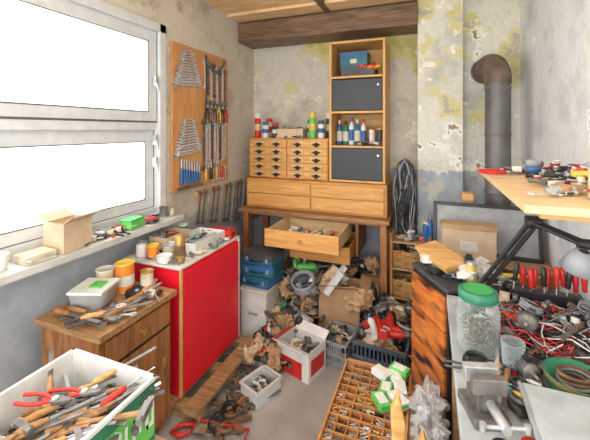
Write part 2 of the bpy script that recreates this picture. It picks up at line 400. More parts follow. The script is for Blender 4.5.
for z0,z1,xo in ((1.71,2.36,-.02),(1.09,1.65,-.05)):
    x0,x1=XL-.05+xo+.02,XL+xo+.02
    for ya,yb2 in ((y0+.05,.78),(.82,y1-.06)):
        b.bb(wframe,(x0,ya,z0),(x1,yb2,z0+.07)); b.bb(wframe,(x0,ya,z1-.08),(x1,yb2,z1)); b.bb(wframe,(x0,ya,z0+.07),(x1,ya+.065,z1-.08)); b.bb(wframe,(x0,yb2-.085,z0+.07),(x1,yb2,z1-.08))
        b.bb(wframeg,(x1,ya+.06,z0+.066),(x1+.003,yb2-.08,z0+.073)); b.bb(wframeg,(x1,ya+.06,z1-.086),(x1+.003,yb2-.08,z1-.08))
        b.bb(wframeg,(x1,ya,z0-.008),(x1+.004,yb2,z0+.004)); b.bb(wframeg,(x1,yb2-.09,z0+.07),(x1+.003,yb2-.084,z1-.08))
        b.bb(wframeg,(x1,yb2-.006,z0),(x1+.003,yb2+.003,z1))
        b.bb(pane,(x0+.02,ya+.06,z0+.06),(x0+.024,yb2-.08,z1-.075))
b.bb(wframe,(XL-.14,.77,1.09),(XL-.02,.83,2.36))
for z in (1.42,1.58,2.0): b.box(steel,(XL+.02,1.93,z),(.03,.018,.07)); b.rod(steel,(XL+.03,1.93,z),(XL+.05,1.93,z-.07),.006)
b.done()
b=B('trim_window_sill',.006); b.bb(sillm,(XL,-.4,.99),(-1.68,2.06,1.03)); b.bb(sillm,(XL,-.4,.93),(XL+.03,2.06,.99)); b.done()

# ============================================================ TOOL BOARD
b=B('tool_board',.004); b.bb(wpeg,(-1.848,2.1,1.17),(-1.828,2.88,2.33)); b.done()
def onwall(b,y,z,ang,x=-1.822):
    b.M=Matrix.Translation((x,y,z))@Matrix(((0,0,1,0),(1,0,0,0),(0,1,0,0),(0,0,0,1)))@Euler((0,0,ang)).to_matrix().to_4x4()
b=B('hanging_wrench_set')
for (yc,zt,n,st,l0,l1) in ((2.27,2.28,13,.0235,.10,.32),(2.28,1.73,13,.0235,.10,.32)):
    for i in range(n):
        L=l0+(l1-l0)*i/n; onwall(b,yc-L*.5,zt-i*st,.10,-1.822+.008*(i%2)); dwrench(b,L,steelb if i%2 else steel,.012); b.box(steelb,(L/2,0,.006),(L*.9,.01,.01))
for i in range(9): onwall(b,2.48+.042*i,1.72-.02*(i%2),-pi/2); wrench(b,.40-.012*i,steelb if i%3 else steeld,.012)
for i in range(8): onwall(b,2.5+.045*i,2.24-.03*(i%3),-pi/2); wrench(b,.22+.02*i,steeld if i%2 else steelb,.012)
for i in range(5): onwall(b,2.62+.05*i,1.3,-pi/2); wrench(b,.1,steelb,.01)
b.done()
b=B('hanging_pliers_set')
for i in range(6): onwall(b,2.52+.06*i,1.86,pi/2); pliers(b,[black,steeld,dgrey,yellow,black,redp][i])
for i in range(8): onwall(b,2.19+.032*i,1.22,pi/2); b.rod(blue,(0,0,.01),(.13-.008*i,0,.01),.013,.009,8); b.rod(steel,(.12-.008*i,0,.01),(.2-.006*i,0,.01),.006,.006,6)
onwall(b,0,0,0); b.box(rust,(2.3,1.19,.01),(.3,.02,.02))
for i in range(4): onwall(b,2.5+.08*i,1.21,pi/2); screwdriver(b,[wpine,black,wpine,redp][i],.6)
b.done()
b=B('hanging_chain')
onwall(b,0,0,0)
for k in range(2): b.tube(steeld,[(2.5+.29*t/10,2.3-k*.02-.12*math.sin(pi*t/10),.014) for t in range(11)],.008,6)
b.tube(black,[(2.5,2.3,.012),(2.51,2.0,.012),(2.5,1.75,.012)],.006); b.done()
b=B('spanner_rail')
b.at(); b.bb(wpine,(-1.85,2.4,1.09),(-1.825,3.3,1.13))
for i in range(13): onwall(b,2.44+.068*i,1.12,-pi/2-.18,-1.822); wrench(b,.25+.012*i,(rust,steeld,steel)[i%3],.012)
b.done()

# ============================================================ DESK & cabinets at back
b=B('old_writing_desk',.005)
b.bb(wdesk,(-1.72,2.9,.865),(-.31,3.44,.9))
for x in (-1.66,-.36):
    for y in (2.95,3.38): b.box(wbrown,(x,y,.433),(.055,.055,.866))
b.bb(wdesk,(-1.63,3.36,.72),(-.39,3.38,.865)); b.bb(wbrown,(-1.68,2.98,.75),(-1.65,3.36,.865)); b.bb(wbrown,(-.375,2.98,.75),(-.35,3.36,.865))
b.bb(wdesk,(-1.63,2.94,.84),(-.39,2.97,.865)); b.bb(wbrown,(-1.3,2.96,.56),(-1.27,3.36,.865)); b.bb(wbrown,(-.6,2.96,.56),(-.575,3.36,.865)); b.done()
b=B('open_desk_drawer',.003)
b.tray(wlight,(-.95,2.79,.72),(.6,.48,.12),.012); b.bb(wdrawer,(-1.26,2.53,.705),(-.64,2.55,.845)); b.lathe(brass,[(.012,0),(.016,.02)],(-.95,2.53,.775),12,True,(pi/2,0,0)); 
b.done()
b=B('drawer_contents'); scatter(b,44,(-1.15,-.78),(2.62,2.9),.745,K_small+[lambda b:smallbox(b,white,(.07,.05,.03)),lambda b:screwdriver(b,white)],.2,(.7,1)); b.done()
b=B('open_desk_drawer',.003)
b.tray(wchest,(-.86,2.98,.575),(.5,.46,.12),.012); b.bb(wchest,(-1.12,2.73,.565),(-.6,2.752,.7)); b.lathe(brass,[(.012,0),(.016,.02)],(-.86,2.73,.64),12,True,(pi/2,0,0)); b.done()
b=B('wide_drawer_chest',.003)
b.bb(wchest,(-1.69,3.0,.902),(-.34,3.43,1.18))
for c in range(2):
    for r in range(2):
        xa=-1.67+c*.66; za=.925+r*.12
        b.bb(wdrawer,(xa,2.985,za),(xa+.645,3.0,za+.11))
b.done()
b=B('card_index_cabinet',.002)
b.bb(wchest,(-1.69,3.06,1.182),(-.87,3.42,1.57))
for c in range(2):
    for r in range(5):
        xa=-1.675+c*.405; za=1.195+r*.073
        b.bb(wdrawer,(xa,3.045,za),(xa+.39,3.06,za+.066))
        for dx in (.04,.225):
            b.bb(brass,(xa+dx,3.042,za+.014),(xa+dx+.125,3.046,za+.054)); b.bb(cardl,(xa+dx+.01,3.0405,za+.034),(xa+dx+.115,3.0425,za+.05))
            b.lathe(black,[(.022,0),(.018,.014),(.006,.02)],(xa+dx+.0625,3.043,za+.024),12,True,(pi/2,0,0))
            b.bb(black,(xa+dx+.025,3.036,za+.02),(xa+dx+.1,3.044,za+.036))
b.done()
b=B('tall_shelf_unit',.003)
x0,x1,ya,yb_=-.86,-.36,3.05,3.41
b.bb(wpinez,(x0,ya,1.182),(x0+.022,yb_,2.45)); b.bb(wpinez,(x1-.022,ya,1.182),(x1,yb_,2.45)); b.bb(wpine,(x0+.022,yb_-.01,1.182),(x1-.022,yb_,2.43))
for z in (1.182,1.49,1.80,2.115,2.43): b.bb(wpine,(x0+.022,ya,z),(x1-.022,yb_-.01,z+.02))
for z in (1.207,1.825): b.bb(doordark,(x0+.026,ya+.004,z),(x1-.026,ya+.02,z+.278)); b.lathe(steel,[(.008,0),(.011,.018)],(x1-.06,ya+.004,z+.22),10,True,(pi/2,0,0))
b.done()
b=B('blue_storage_box',.003); b.at(-.66,3.24,2.235); b.box(teal,(0,0,.05),(.25,.16,.12)); b.box(blue,(0,0,.118),(.26,.17,.03)); b.box(paper,(0,-.082,.05),(.06,.003,.04)); b.done()
b=B('food_basket'); b.tray(dgrey,(-.61,3.2,2.137),(.3,.22,.075),.006)
for i in range(12): b.at(-.60+.015*i,3.11+R.uniform(-.01,.02),2.20+R.uniform(0,.03)); b.blob([redp,orange,yellow][i%3],(0,0,0),.026,i,(1.2,1,.7),.3,6)
b.done()
tb=[(-.80,blue,white),(-.74,dgreen,black),(-.685,white,blue),(-.63,teal,white),(-.575,white,redp),(-.50,white,redp),(-.43,dgrey,yellow)]
for i,(x,m,c) in enumerate(tb[:5]):
    b=B('chemical_bottle'); b.at(x,3.2,1.512); bottle(b,.03 if i%2 else .026,R.uniform(.2,.26),m,c,paper if m is not white else blue); b.done()
for x,m,c in tb[5:]:
    b=B('oil_can'); b.at(x,3.22,1.512); can(b,.028,.15,m,c); b.done()
b=B('small_item_pile'); scatter(b,18,(-.6,-.44),(3.08,3.16),1.512,K_small,.1,(.5,.9)); b.done()
for x,y,m,c,l,h in ((-1.655,3.17,redp,white,cream,.25),(-1.55,3.14,white,blue,blue,.16),(-1.585,3.3,cream,redp,redp,.2),(-1.47,3.2,dgrey,redp,white,.15),(-1.05,3.14,lime,yellow,yellow,.25),(-.97,3.16,white,blue,blue,.17),(-.92,3.26,dgrey,white,paper,.24),(-1.12,3.28,white,dgreen,green,.18)):
    b=B('spray_can'); b.at(x,y,1.572); spraycan(b,m,c,h,.033,l); b.done()
b=B('parts_box'); b.at(-1.28,3.2,1.572,.1); b.tray(cardl,(0,0,0),(.26,.2,.09),.006)
scatter(b,26,(-1.36,-1.2),(3.14,3.25),1.64,K_small,.3,(.6,.9)); scatter(b,10,(-1.44,-1.15),(3.08,3.11),1.572,K_small,.1,(.5,.7)); b.done()

b=B('hanging_cable_bundle')
b.at(-.2,3.10,1.40); b.rod(steeld,(0,.04,0),(0,-.04,0),.008)
for i in range(22):
    L=R.uniform(.3,.85); w=R.uniform(.015,.075); ph=R.uniform(-.04,.05); q=R.uniform(0,6)
    b.tube(R.choice([black,black,black,dgrey,grey]),[(w*math.sin(2*pi*t/18)+ph*(1-math.cos(2*pi*t/18))/2+.014*math.sin(t*1.3+q), -.0-.015*(i%3), -L*(1-math.cos(2*pi*t/18))/2) for t in range(18)],.006,5,True)
for i in range(3): b.tube(black,[(.03*math.sin(t*.9+i)-.03,-.05,-.25-.07*t) for t in range(9)],.008,6)
b.done()
b=B('storage_rack',.003)
for x in (-.3,.0):
    for y in (2.95,3.12): b.box(wbrown,(x,y,.4),(.022,.022,.8))
for z in (.26,.5,.72): b.bb(wpallet,(-.31,2.94,z),(.01,3.13,z+.015))
b.done()
for z in (.276,.516):
    b=B('wicker_basket')
    for i in range(9):
        zz=z+.012+i*.015; e=.004*(i%2)+i*.0015
        b.tube(wicker,[(-.275-e,2.955,zz),(-.145,2.95-e,zz),(-.02+e,2.955,zz),(-.02+e,3.1,zz),(-.145,3.105,zz),(-.275-e,3.1,zz)],.0085,5,True)
    b.bb(wicker,(-.27,2.96,z),(-.025,3.1,z+.01)); scatter(b,12,(-.24,-.06),(2.99,3.07),z+.09,K_small,.4,(.7,1.0)); b.done()
b=B('rack_top_clutter'); scatter(b,22,(-.25,-.05),(2.98,3.08),.74,K_small+[lambda b:can(b,.03,.08,grey,white),lambda b:bottle(b,.03,.16,white,grey)],.3,(.7,1)); scatter(b,6,(-.05,.0),(2.98,3.06),.74,[lambda b:bottle(b,.03,.2,R.choice([blue,white,cream]),grey)],.1,(.9,1.2)); b.done()

# ============================================================ LEFT furniture
b=B('wooden_pallet',.003)
for y in (1.60,1.93,2.24): b.bb(wpallet,(-1.8,y,0),(-1.2,y+.07,.07))
for x in (-1.8,-1.63,-1.46,-1.29): b.bb(wpallet,(x,1.56,.07),(x+.1,2.33,.095))
b.done()
b=B('red_cabinet',.004)
b.bb(red,(-1.78,1.62,.096),(-1.352,2.27,.835)); b.bb(red,(-1.352,1.635,.11),(-1.334,2.25,.82)); b.bb(paper,(-1.79,1.61,.835),(-1.34,2.28,.85)); b.bb(white,(-1.352,2.252,.1),(-1.336,2.27,.835)); b.bb(wpinez,(-1.352,1.61,.1),(-1.336,1.63,.835)); b.done()
b=B('small_wooden_cabinet',.004)
b.bb(wbrown,(-1.74,1.1,.05),(-1.36,1.55,.72)); b.bb(wbrownx,(-1.76,1.08,.72),(-1.33,1.57,.75))
b.bb(wbrown,(-1.36,1.13,.58),(-1.345,1.53,.7)); b.bb(wbrown,(-1.36,1.13,.08),(-1.345,1.53,.56)); b.bb(black,(-1.358,1.12,.562),(-1.352,1.54,.578)); b.lathe(brass,[(.01,0),(.014,.02)],(-1.345,1.33,.64),10,True,(0,pi/2,0)); b.bb(brass,(-1.345,1.47,.36),(-1.342,1.5,.42))
for x in (-1.72,-1.4):
    for y in (1.12,1.51): b.box(wbrown,(x,y,.025),(.04,.04,.05))
b.done()
b=B('plastic_tub'); b.at(-1.60,1.27,.752,.35)
b.lathe(fogplast,[(.085,0),(.1,.01),(.112,.085),(.118,.09),(.116,.094)],(0,0,0),4,False,(0,0,pi/4)); b.box(fogplast,(0,0,.005),(.12,.12,.008)); b.box(lime,(0,0,.035),(.12,.12,.05)); b.box(white,(0,0,.098),(.175,.175,.012)); b.box(lime,(.02,0,.106),(.06,.07,.012)); b.done()
for x,y,m,l,r,h in ((-1.68,1.40,cream,paper,.048,.13),(-1.59,1.45,orange,yellow,.05,.16),(-1.69,1.51,white,paper,.045,.11),(-1.5,1.52,cream,brass,.035,.1)):
    b=B('paint_pot'); b.at(x,y,.752); can(b,r,h,m,l); b.lathe(paper,[(r*1.0,h*.25),(r*1.0,h*.6)],(0,0,0),18,False); b.done()
b=B('hand_tool_pile')
for x,y,a,f in ((-1.70,1.13,.0,lambda b:filetool(b,wbrown)),(-1.64,1.16,.1,lambda b:filetool(b,whandle)),(-1.5,1.12,.9,filetool),(-1.46,1.2,1.2,lambda b:pliers(b,dgrey)),(-1.42,1.3,1.6,lambda b:chisel(b,whandle)),(-1.5,1.16,.5,wrench),(-1.44,1.42,2.0,brush),(-1.62,1.12,.05,lambda b:wrench(b,.24,steeld)),(-1.5,1.2,.7,lambda b:brush(b,redp)),(-1.4,1.16,1.5,lambda b:filetool(b,whandle))):
    b.at(x,y,.765,a); f(b)
scatter(b,24,(-1.5,-1.38),(1.15,1.5),.755,K_small+K_hand[:3],.2,(.6,.9)); b.done()
b=B('gold_canister'); b.at(-1.42,1.70,.852); b.lathe(brass,[(.03,0),(.032,.004),(.032,.14),(.028,.148),(.024,.16)],(0,0,0),18); b.lathe(rust,[(.033,.04),(.033,.1)],(0,0,0),18,False); b.done()
b=B('metal_parts_tray',.002); b.tray(white,(-1.5,1.98,.852),(.22,.34,.07),.006); b.tray(paper,(-1.5,1.98,.86),(.1,.3,.05),.004)
scatter(b,24,(-1.56,-1.43),(1.86,2.1),.872,K_small+K_hand[:3],.2,(.5,.8)); b.done()
b=B('cardboard_parts_box',.002); b.tray(cardl,(-1.67,1.9,.852),(.14,.24,.09),.005); scatter(b,12,(-1.7,-1.64),(1.82,1.98),.9,K_small,.4,(.6,.9)); b.done()
for x,y,m,l,r,h in ((-1.7,1.68,white,steel,.035,.09),(-1.62,1.69,orange,yellow,.035,.08),(-1.56,1.76,cream,steel,.035,.06),(-1.71,2.08,dgreen,white,.035,.1),(-1.5,1.66,white,white,.045,.04)):
    b=B('small_tin'); b.at(x,y,.852); can(b,r,h,m,l); b.done()
b=B('red_drill_case',.004); b.at(-1.45,2.2,.852,.1); b.box(redp,(0,0,.03),(.19,.1,.06)); b.box(black,(.097,0,.03),(.008,.05,.02)); b.box(white,(0,-.051,.03),(.06,.003,.03)); b.done()
b=B('loose_hardware_pile'); scatter(b,34,(-1.66,-1.38),(1.63,1.8),.852,K_small,.2,(.5,.75),((-1.46,-1.38,1.65,1.75),)); scatter(b,14,(-1.4,-1.36),(1.8,2.2),.852,K_small,.2,(.5,.7)); b.done()
b=B('open_cardboard_box'); b.at(-1.765,1.25,1.032,.12); b.tray(cardl,(0,0,0),(.13,.17,.15),.004)
for sg in (-1,1):
    b.box(cardl,(sg*.083,0,.165),(.06,.165,.004),(0,-sg*.55,0)); b.box(cardl,(0,sg*.11,.16),(.125,.06,.004),(sg*.3,0,0))
b.done()
b=B('green_plastic_box',.003); b.at(-1.76,1.66,1.032,.2); b.box(lime,(0,0,.025),(.08,.13,.05)); b.box(green,(0,0,.055),(.085,.135,.012)); b.done()
b=B('white_cup'); b.at(-1.77,.94,1.032); b.lathe(white,[(.028,0),(.036,.07),(.033,.07),(.026,.005)],(0,0,0),18,False); b.done()
b=B('sanding_paper_stack'); 
for i in range(6): b.at(-1.755,1.08,1.032+i*.006,R.uniform(-.3,.3)); b.box(cream if i%2 else paper,(0,0,.003),(.11,.13,.005))
b.done()
for x,y,m,l,r,h in ((-1.77,1.95,steeld,rust,.03,.07),(-1.76,1.86,black,grey,.025,.05),(-1.75,2.01,cream,steel,.02,.05)):
    b=B('sill_pot'); b.at(x,y,1.032); can(b,r,h,m,l); b.done()
b=B('sill_tool_clutter'); scatter(b,34,(-1.8,-1.73),(1.36,1.58),1.032,K_small+K_hand[:2],.2,(.6,.9)); scatter(b,14,(-1.79,-1.73),(1.75,1.84),1.032,K_small,.2,(.6,.9)); b.done()

# ============================================================ TOOLBOX bottom-left
b=B('low_wooden_stool',.004); b.bb(wbrownx,(-1.36,.38,.53),(-.84,.97,.56))
for x in (-1.32,-.88):
    for y in (.43,.92): b.box(wbrown,(x,y,.265),(.04,.04,.53))
b.done()
b=B('metal_tool_chest',.003)
b.tray(white,(-1.085,.66,.562),(.4,.54,.235),.006)
for a in (((-1.29,.385,.79),(-.88,.395,.803)),((-1.29,.925,.79),(-.88,.937,.803)),((-1.29,.385,.79),(-1.278,.937,.803)),((-.892,.385,.79),(-.88,.937,.803))): b.bb(white,*a)
b.bb(dgreen,(-.8851,.39,.745),(-.8835,.93,.785)); b.bb(dgreen,(-.8851,.39,.58),(-.8835,.93,.605)); b.bb(lime,(-.8851,.39,.605),(-.884,.93,.745))
for i in range(9):
    y=.45+i*.055; b.bb(white,(-.884,y,.645),(-.8825,y+.012,.72)); b.bb(white,(-.884,y,.70 if i%2 else .645),(-.8825,y+.036,.72 if i%2 else .662)); b.bb(white,(-.884,y+.026,.66),(-.8825,y+.036,.72))
b.bb(lime,(-1.28,.9301,.6),(-.89,.9315,.75)); b.done()
b=B('hand_tools_in_chest')
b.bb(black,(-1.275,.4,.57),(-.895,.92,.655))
Kc=[lambda b:filetool(b,whandle),lambda b:filetool(b,wbrownx),filetool,filetool,lambda b:filetool(b,whandle),lambda b:chisel(b,wpine),lambda b:chisel(b,whandle),lambda b:hammer(b,whandle),lambda b:wrench(b,.2,steeld),lambda b:pliers(b,black),lambda b:screwdriver(b,R.choice([redp,black,wpine]))]
for i in range(120):
    x=R.uniform(-1.2,-.97); y=R.uniform(.46,.86)
    b.at(x,y,.67+R.random()*.09,R.choice([.9,1.1,.7,.8,.3,1.3,2.6])+R.uniform(-.2,.2),0,R.uniform(-.2,.05),R.uniform(.5,.8))
    R.choice(Kc)(b)
for x,y,z,a in ((-1.05,.8,.785,.5),(-1.1,.74,.79,.35)): b.at(x,y,z,a,0,0,.8); pliers(b,redp)
b.done()
b=B('wooden_offcut',.003); b.at(-1.47,.98,.56); b.box(wpine,(0,0,.0),(.14,.16,.04)); b.box(wpine,(0,0,.035),(.12,.14,.02)); b.box(wbrown,(0,0,-.29),(.1,.12,.54)); b.done()

# ============================================================ FLOOR clutter
b=B('plastic_tray'); b.at(-.985,1.93,.002,-.35); b.tray(fogplast,(0,0,0),(.15,.2,.09),.006); b.box(white,(0,.1,.088),(.17,.012,.012)); b.box(white,(0,-.1,.088),(.17,.012,.012)); b.box(white,(.08,0,.088),(.012,.2,.012)); b.box(white,(-.08,0,.088),(.012,.2,.012))
scatter(b,20,(-1.02,-.95),(1.87,1.99),.03,K_small,.3,(.6,.9)); b.done()
b=B('printed_cardboard_box',.002); b.at(-.83,2.24,.002,-.3)
b.tray(white,(0,0,0),(.27,.2,.2),.005); b.box(redp,(-.02,-.1015,.06),(.2,.003,.11)); b.box(redp,(.1365,0,.09),(.003,.15,.1)); b.box(black,(-.03,-.1035,.07),(.06,.002,.04))
b.box(white,(0,-.13,.215),(.26,.07,.004),(-.5,0,0)); b.box(white,(0,.125,.215),(.26,.07,.004),(.6,0,0)); b.box(redp,(-.165,0,.19),(.08,.19,.004),(0,-.5,0))
rag(b.at(-.83,2.24,.08),black,.08); scatter(b,10,(-.88,-.78),(2.2,2.28),.12,K_small,.4); b.done()
def crate(name,x,y,z,X,Y,Z,m,rz=0):
    b=B(name); b.at(x,y,z,rz); t=.008
    b.box(m,(0,0,t/2),(X,Y,t))
    for zz in (.03,Z*.5,Z-.012):
        for sg in (-1,1): b.box(m,(0,sg*Y/2,zz),(X,t,.022)); b.box(m,(sg*X/2,0,zz),(t,Y,.022))
    n=12
    for i in range(n+1):
        for sg in (-1,1): b.box(m,(-X/2+X*i/n,sg*Y/2,Z/2),(.009,t,Z)); b.box(m,(sg*X/2,-Y/2+Y*i/n,Z/2),(t,.009,Z))
    for sg in (-1,1): b.box(m,(0,sg*(Y/2+.006),Z),(X+.02,.012,.014)); b.box(m,(sg*(X/2+.006),0,Z),(.012,Y+.02,.014))
    b.done()
crate('plastic_crate',-.31,2.47,.002,.34,.26,.2,mk('crate_slate',(.09,.12,.17),.5),-.1)
crate('plastic_crate',-.62,2.45,.002,.2,.24,.17,grey,-.15)
b=B('crate_contents')
scatter(b,30,(-.42,-.2),(2.39,2.56),.14,K_scrap,.5,(.5,.8)); scatter(b,18,(-.41,-.21),(2.39,2.54),.23,[lambda b:rag(b,R.choice([redp,white,card,paper]),.05),lambda b:bottle(b,.03,.16,white,blue),lambda b:coil(b,white,.05),lambda b:drill(b,redp),lambda b:smallbox(b,redp)],.6,(.6,.9)); b.done()
b=B('crate_contents'); scatter(b,22,(-.67,-.57),(2.39,2.52),.1,K_scrap,.5,(.5,.7)); b.done()
b=B('tall_carton',.002); b.at(-.68,2.76,.002,.12); b.tray(card,(0,0,0),(.32,.24,.40),.005)
b.box(card,(0,-.155,.43),(.29,.08,.004),(-.6,0,0)); b.box(card,(.20,0,.42),(.09,.23,.004),(0,.5,0)); b.box(card,(-.19,0,.42),(.09,.23,.004),(0,-.8,0)); b.done()
b=B('crumpled_paper')
for i in range(6): b.at(); b.blob([cardl,paper,card][i%3],(-.68+R.uniform(-.12,.12),2.74+R.uniform(-.06,.06),.39+R.random()*.07),.055,i*5,(1,1,.7),.5,10,2.2,False)
b.at(-.76,2.66,.38,.5,0,-.9); b.box(white,(.1,0,0),(.26,.1,.01)); b.box(cream,(.05,.07,.03),(.24,.04,.05)); b.box(white,(.08,-.08,.03),(.2,.04,.04)); b.done()
b=B('brown_paper_bag'); b.at(-.52,2.66,.3,.4); b.blob(card,(0,0,.04),.1,7,(1.1,.7,.8),.4,12,2.5,False); b.done()
b=B('brown_paper_bag'); b.at(-.98,2.42,.06,.2); b.blob(card,(0,0,.04),.08,12,(1.1,.8,.9),.4,12,2.5,False); b.done()
b=B('white_storage_box',.004); b.bb(white,(-1.42,2.42,.0),(-1.19,2.74,.36)); b.bb(paper,(-1.43,2.41,.36),(-1.18,2.75,.385)); b.box(grey,(-1.305,2.415,.2),(.08,.012,.02)); b.done()
for i,(m,c) in enumerate(((blue,teal),(teal,blue),(teal,dgrey))):
    b=B('blue_tool_case',.006); b.at(-1.31+.01*i,2.58,.387+i*.09,(-.1,.08,-.03)[i]); b.box(m,(0,0,.022),(.27,.24,.043)); b.box(c,(0,0,.065),(.275,.245,.04)); b.tube(black,[(-.05,-.122,.04),(-.045,-.15,.04),(.045,-.15,.04),(.05,-.122,.04)],.006)
    for x in (-.09,.09): b.box(grey,(x,-.124,.045),(.02,.008,.03))
    b.done()
for x,y,X,Y,Z,m in ((-1.08,3.14,.34,.34,.34,card),(-.75,3.16,.24,.3,.3,dgrey),(-.48,3.14,.16,.34,.36,card),(-1.45,3.12,.28,.38,.4,cardl)):
    b=B('storage_carton',.003); b.at(x,y,.002); b.box(m,(0,0,Z*.48),(X,Y,Z*.96)); b.box(m,(0,-Y*.02,Z*.98),(X*1.01,Y*.48,Z*.04)); b.box(m,(0,Y*.26,Z*.97),(X*.99,Y*.46,Z*.04)); b.box(paper,(0,-Y/2,Z*.5),(X*.4,.003,Z*.3)); b.done()
b=B('scrap_metal_heap')
def hz(x,y): return max(.01, min(.36,(y-2.2)*.45))*R.uniform(.35,1)+R.random()*.04
scatter(b,160,(-1.14,-.88),(2.40,2.9),hz,K_scrap,.6,(.55,.95))
scatter(b,26,(-1.1,-.88),(2.6,2.9),lambda x,y:.3+R.random()*.1,[motor,lambda b:motor(b,dgrey),lambda b:coil(b,black,.09),lambda b:bottle(b,.03,.18,white,redp),lambda b:drill(b,dgrey),lambda b:can(b,.04,.1,grey),lambda b:baglet(b,card),lambda b:rag(b,grey,.06)],.7,(.7,1)); b.done()
b=B('loose_tool_scatter'); scatter(b,110,(-1.2,-.94),(2.06,2.36),lambda x,y:.005+R.random()*.07,K_scrap+K_hand,.3,(.45,.8),((-.98,-.6,2.0,2.36),(-1.09,-.88,1.8,2.06))); b.done()
b=B('machine_parts_pile'); scatter(b,60,(-1.2,-.45),(3.03,3.15),lambda x,y:.37+R.random()*.07,K_scrap,.4,(.5,.8)); b.done()
b=B('hose_coil'); b.at(-.95,2.62,.40,0,.5); 
for i in range(4): b.ring(grey,(0,0,i*.018),.09,.01,None,22)
b.done()
b=B('green_jigsaw'); b.at(-1.06,2.74,.44,.5,0,0,1.1); drill(b,lime); b.box(steel,(.06,-.02,.0),(.14,.06,.006)); b.done()
b=B('spare_parts_heap'); scatter(b,60,(-.45,-.12),(2.68,2.88),lambda x,y:.02+R.random()*.24,K_scrap,.5,(.6,.85)); b.done()
b=B('red_hacksaw'); b.at(-1.2,1.52,.012,.15,0,0,1.0); hacksaw(b); b.done()
b=B('floor_tool_scatter')
for x,y,a,f in ((-1.1,1.72,1.2,lambda b:hammer(b,whandle)),(-1.12,1.75,.9,lambda b:stick(b,steeld)),(-1.04,1.72,1.0,lambda b:filetool(b,dgrey)),(-1.12,2.0,1.2,stick),(-1.1,2.1,.5,hammer),(-1.08,1.68,.3,lambda b:fitting(b,rust)),(-1.13,1.9,1.9,lambda b:stick(b,steeld)),(-1.14,1.62,1.4,lambda b:stick(b,wpallet)),(-1.1,1.66,1.1,lambda b:stick(b,steeld))):
    b.at(x,y,.004,a); f(b)
scatter(b,44,(-1.14,-1.04),(1.58,2.05),.003,[fitting,lambda b:stick(b,steeld),lambda b:coil(b,black,.05),lambda b:wrench(b,.2,steeld),lambda b:fitting(b,rust),lambda b:pliers(b,black),bolt,lambda b:stick(b,rust)],.1,(.6,1.0)); b.done()

b=B('supply_carton',.003); b.bb(card,(-.40,1.16,0),(-.1,1.8,.36)); b.bb(cardl,(-.405,1.155,.36),(-.095,1.475,.372)); b.bb(cardl,(-.405,1.485,.36),(-.095,1.805,.372)); b.bb(paper,(-.32,1.158,.1),(-.18,1.16,.2)); b.done()
b=B('compartment_tray',.001)
x0,x1,ya,yb_=-.415,-.085,1.14,1.82; z=.374
b.bb(wtray,(x0,ya,z),(x1,yb_,z+.008))
for x in (x0,x1-.01): b.bb(wtray,(x,ya,z),(x+.01,yb_,z+.06))
for y in (ya,yb_-.01): b.bb(wtray,(x0,y,z),(x1,y+.01,z+.06))
nc,nr=7,15
for i in range(1,nc): x=x0+(x1-x0)*i/nc; b.bb(wtray,(x-.0025,ya,z),(x+.0025,yb_,z+.048))
for i in range(1,nr): y=ya+(yb_-ya)*i/nr; b.bb(wtray,(x0,y-.0025,z),(x1,y+.0025,z+.048))
b.done()
b=B('screws_in_tray')
for i in range(nc):
    for j in range(nr):
        cx=x0+(x1-x0)*(i+.5)/nc; cy=ya+(yb_-ya)*(j+.5)/nr
        mm=R.choice([steel,steeld,brass,steel,rust,black,steel])
        if R.random()<.12: continue
        for q in range(11):
            b.at(cx+R.uniform(-.013,.0),cy+R.uniform(-.01,.01),z+.012+R.random()*.028,R.uniform(-.7,.7)+(pi if q%2 else 0),0,R.uniform(-.3,.3),R.uniform(.35,.55))
            if q%2: b.M=b.M@Matrix.Translation((-.02,0,0))
            bolt(b,mm)
b.done()
b=B('screw_package',.002)
for i,(x,y) in enumerate(((-.19,1.64),(-.13,1.66),(-.16,1.73),(-.2,1.55),(-.13,1.58),(-.22,1.72),(-.14,1.77))):
    b.at(x,y,z+.062+.003*i,.2*i); b.box(lime if i%3==0 else white,(0,0,.014),(.055,.085,.028)); b.box(white,(0,0,.0295),(.04,.06,.003)); b.box(green,(0,-.043,.014),(.04,.002,.016))
b.done()
b=B('side_carton',.003); b.bb(card,(-.075,1.3,0),(.055,1.72,.38)); b.bb(cardl,(-.078,1.3,.38),(.058,1.72,.392)); b.bb(paper,(-.0765,1.4,.15),(-.075,1.55,.25)); b.done()
b=B('plastic_bag')
for c,r,sd in (((-.01,1.37,.445),.075,3),((.0,1.48,.45),.085,9),((-.015,1.58,.455),.08,15),((.0,1.66,.445),.07,21)):
    b.blob(poly,c,r,sd,(.75,1.0,.75),.5,9,3.2,False)
    b.blob(white,(c[0]+.005,c[1],c[2]-.02),r*.5,sd+2,(1,1.1,.6),.5,7,3,False)
b.at(); scatter(b,40,(-.04,.02),(1.34,1.66),.43,[bolt,fitting,lambda b:fitting(b,steel),lambda b:coil(b,grey,.03),lambda b:smallbox(b,white,(.05,.04,.02)),lambda b:taperoll(b,steeld,.03)],.4,(.6,.9)); b.done()
b=B('wooden_hand_clamp',.006)
b.M=Matrix.Translation((-.095,1.105,.0))@Euler((pi/2,0,.2)).to_matrix().to_4x4()
b.poly(wpine,[(-.028,0),(.028,0),(.028,.4),(.018,.66),(.025,.75),(.004,.85),(-.02,.79),(-.015,.66),(-.028,.4)],.028,-.014)
b.poly(wpine,[(.06,0),(.095,0),(.095,.4),(.09,.7),(.075,.74),(.062,.7)],.028,-.014)
b.rod(wpine,(-.03,.3,0),(.1,.3,0),.01); b.rod(wpine,(-.03,.6,0),(.1,.6,0),.01); b.done()

